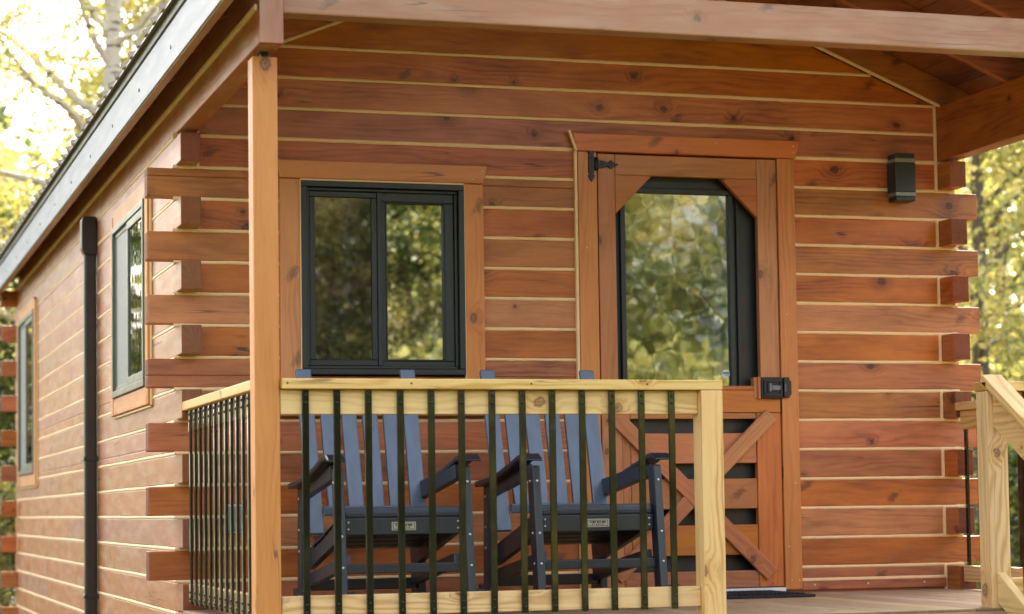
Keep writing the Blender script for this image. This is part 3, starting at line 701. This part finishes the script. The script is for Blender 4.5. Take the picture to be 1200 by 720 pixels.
def leaves_mesh(name, pts, cl, size, rng, mat):
    n = len(pts); ax = rng.normal(size=(n, 3)); ax /= np.linalg.norm(ax, axis=1)[:, None]
    t = rng.normal(size=(n, 3)); t -= ax*(t*ax).sum(1)[:, None]; t /= np.linalg.norm(t, axis=1)[:, None]
    s = size*(.6+.8*rng.random(n))[:, None]; w = np.cross(ax, t)
    v = np.stack([pts-t*s*.6, pts+w*s*.38+ax*s*.12, pts+t*s*.6, pts-w*s*.38+ax*s*.12], 1).reshape(-1, 3)
    me = bpy.data.meshes.new(name); me.vertices.add(4*n); me.vertices.foreach_set('co', v.ravel().astype(np.float32))
    me.loops.add(4*n); me.loops.foreach_set('vertex_index', np.arange(4*n, dtype=np.int32))
    me.polygons.add(n); me.polygons.foreach_set('loop_start', np.arange(0, 4*n, 4, dtype=np.int32)); me.polygons.foreach_set('loop_total', np.full(n, 4, dtype=np.int32))
    a = me.attributes.new('rnd', 'FLOAT', 'FACE'); a.data.foreach_set('value', np.clip(cl, 0, 1).astype(np.float32))
    me.materials.append(mat); me.update(); me.validate(); return me

def grow(name, seed, H, tr, c_lo, spread, nleaf, lsize, mat, bark, clump=.28, hue=.5, lean=(.02, .0), nl=26, trunk=True, clear=0):
    rng = np.random.default_rng(seed); rnd = random.Random(seed)
    root = empty(name); m = MB(); anchors = []
    tp = [(lean[0]*z*z*.3+.04*math.sin(z*1.1+seed), lean[1]*z*z*.3+.04*math.cos(z*.9), z) for z in np.linspace(0, H*.97, 14)]
    if trunk: m.tube(tp, [tr*(1-.86*i/13)+.006 for i in range(14)], 10)
    def at(z):
        f = min(max(z/(H*.97)*13, 0), 12.99); i = int(f); return Vector(tp[i]).lerp(Vector(tp[i+1]), f-i)
    for i in range(nl):
        f = (i+rnd.random())/nl; z = c_lo+(H*.96-c_lo)*f; az = i*2.4+rnd.random()*.8
        prof_ = math.sin(min(1, .18+f*.95)*math.pi)**.7*.9+.12
        ln = spread*prof_*(.7+.5*rnd.random()); d = Vector((math.cos(az), math.sin(az), .15+.5*rnd.random()+.5*f)).normalized()
        p = at(z); pts = [p]; cur = p.copy(); dd = d.copy(); ns = 5
        for k in range(ns):
            dd = (dd+Vector((rnd.uniform(-.25, .25), rnd.uniform(-.25, .25), rnd.uniform(-.18, .2)))).normalized(); cur = cur+dd*ln/ns; pts.append(cur.copy())
            if k >= 1 or ln < .8: anchors.append((cur.copy(), clump*(.8+.5*rnd.random())))
            if k >= 1:
                e = Vector((rnd.uniform(-1, 1), rnd.uniform(-1, 1), rnd.uniform(-.3, .6))).normalized()*ln*.34; tw = cur+e
                m.tube([cur, cur+e*.5+Vector((0, 0, .02)), tw], [tr*.09, tr*.06, tr*.03], 5, False); anchors += [(tw, clump*(.8+.5*rnd.random())), (cur+e*.6, clump*.8)]
        r0_ = tr*.34*(1-.6*f); m.tube(pts, [r0_*(1-.85*k/ns)+.003 for k in range(ns+1)], 6, False)
    anchors.append((at(H*.97), clump))
    if m.v: m.build('trunk' if trunk else 'stem', bark, root)
    A = np.array([list(a[0]) for a in anchors]); C = np.array([a[1] for a in anchors]); tint = rng.normal(hue, .17, len(A)); wt = rng.random(len(A))**1.3+.1; wt /= wt.sum()
    idx = rng.choice(len(A), nleaf, p=wt); off = rng.normal(size=(nleaf, 3)); off *= C[idx][:, None]*(.75*rng.random(nleaf)**.4)[:, None]*np.array([1, 1, .8])
    pts = A[idx]+off
    if clear:
        ax_ = np.array([[lean[0]*z*z*.3+.04*math.sin(z*1.1+seed), lean[1]*z*z*.3+.04*math.cos(z*.9)] for z in pts[:, 2]])
        far = np.hypot(*(pts[:, :2]-ax_).T) > clear*(.6+.8*rng.random(nleaf)); rel = pts[:, :2]-ax_; far &= ~((rel[:, 1] < .1) & (np.abs(rel[:, 0]) < .34)); pts, idx, nleaf = pts[far], idx[far], int(far.sum())
    pts[:, 2] = np.maximum(pts[:, 2], .05); me = leaves_mesh('crown', pts, tint[idx]+rng.normal(0, .13, nleaf), lsize, rng, mat)
    o = bpy.data.objects.new('crown' if trunk else 'foliage', me); COL.objects.link(o); o.parent = root
    return root
def place(o, x, y, rz=0, s=1, label=None, cat='tree', group=None, z=GZ):
    o.location = (x, y, z-.03); o.rotation_euler = (0, 0, rz); o.scale = (s, s, s); tag(o, label, cat, group)
G1 = 'autumn trees round the clearing'
birch = grow('birch_tree', 3, 9.5, .20, 2.6, 2.6, 30000, .055, YEL, BIRCH, .46, .64, nl=34, clear=.35)
dense = grow('maple_tree', 5, 8.0, .13, .7, 2.3, 24000, .075, YEL, BARK, .40, .60, nl=44)
mixed = grow('alder_tree', 8, 6.2, .10, .5, 1.9, 24000, .07, GRN, BARK, .36, .52, nl=40)
bush = grow('shrub', 11, 1.5, .03, .1, .75, 5000, .06, YEL, BARK, .2, .40, nl=22, trunk=False)
gbush = grow('shrub', 12, 2.2, .035, .1, 1.2, 9000, .065, GRN, BARK, .28, .45, nl=26, trunk=False)
place(birch, 1.28, 14.2, 0, 1, 'pale birch trunk with thin yellow leaves rising behind the left eave', group=G1)
place(dense, 10.6, 12.0, 0, 1, 'yellow leafed tree filling the gap right of the log ends', group=G1)
place(mixed, -1.8, 21.0, 1, 1.05, 'olive green tree low behind the left eave', group=G1)
place(bush, .15, 11.4, 0, 1, 'low yellow green shrub past the far cabin corner', 'shrub', 'shrubs at the clearing edge')
place(gbush, 9.3, 8.6, 0, .75, 'green shrub behind the right porch railing', 'shrub', 'shrubs at the clearing edge')
def more(src, items, group):
    for (x, y, rz, s, lab) in items:
        o = copy_tree(src); place(o, x, y, rz, s, lab, src['category'], group)
more(birch, [(-.6, 19.0, 2.2, 1.0, 'slender birch at the far left edge of the photo'),
             (3.2, 19.5, 4.0, 1.15, 'birch behind the cabin roof, mostly hidden by the eave'),
             (4.72, -17.2, 1.4, .62, 'birch with its pale trunk mirrored in the sliding window')], G1)
more(dense, [(13.6, 16.5, 1.7, 1.1, 'tall yellow tree beyond the gap at the right'),
             (3.0, 17.4, 5.2, 1.12, 'full yellow crown right beside the pale birch trunk'),
             (-1.3, 23.5, 1.1, 1.15, 'tall pale yellow tree behind the birch boughs at the upper left'),
             (8.4, 15.5, 3.1, 1.0, 'yellow tree close behind the right log corner'),
             (17.5, 22.0, 2.0, 1.3, 'farthest yellow tree seen past the stair post'),
             (.6, 24.0, .4, .85, 'broad yellow tree low in the left background'),
             (9.6, -20.4, .9, .95, 'yellow tree mirrored at the top of the door glass'),
             (4.9, -21.0, 2.9, .95, 'yellow tree mirrored high in the sliding window'),
             (7.6, -22.0, 4.3, .95, 'yellow tree between those mirrored in window and door')], G1)
more(mixed, [(.5, 17.2, 4.4, .78, 'yellow green tree low at the left edge, before the taller birches'),
             (2.1, 20.5, 3.0, .98, 'rounded green tree against the roof edge at the left'),
             (13.4, 12.0, 2.5, .8, 'green tree among the yellow ones at the right edge'),
             (15.6, 15.5, .2, 1.0, 'bushy green tree behind the short railing'),
             (5.35, -16.4, .8, .92, 'dark green tree mirrored in the clear right window sash'),
             (8.3, -17.2, 3.7, .86, 'green tree mirrored in the middle of the door glass'),
             (6.7, -24.5, 2.2, 1.2, 'tall green tree mirrored between window and door'),
             (3.3, -19.5, 1.9, 1.05, 'green tree mirrored behind the birch in the left sash'),
             (10.6, -17.0, 5.1, .95, 'green tree mirrored at the right of the door glass')], G1)
more(bush, [(5.5, -13.9, .6, 1.95, 'yellow shrub mirrored low in the clear window sash'), (8.1, -14.4, 2.0, 1.9, 'yellow shrub mirrored low in the door glass')], 'shrubs at the clearing edge')
more(gbush, [(6.6, -15.0, .6, 1.3, 'green shrub between the mirrored window and door trees'),
             (-.7, 13.5, 1.2, .9, 'green shrub between the far log ends'), (11.5, 8.6, 4, 1.0, 'green shrub beyond the deck at the right edge')], 'shrubs at the clearing edge')
# far wood: one mass of foliage round the clearing
rng = np.random.default_rng(21); n = 60000; az = rng.random(n)*2*math.pi; rr = 40+9*rng.random(n)
hh = (4.2+3.6*np.abs(np.sin(az*9))*np.abs(np.cos(az*5.3))+1.3*np.sin(az*31)**2)*rng.random(n)**.8*1.5
pts = np.stack([rr*np.cos(az)+3, rr*np.sin(az), GZ+hh], 1)
me = leaves_mesh('treeline', pts, rng.normal(.4, .2, n)+.25*np.sin(az*23), .42, rng, GRN)
o = bpy.data.objects.new('treeline', me); COL.objects.link(o); tag(o, 'far yellow green wood closing off the clearing', 'woods', kind='stuff')
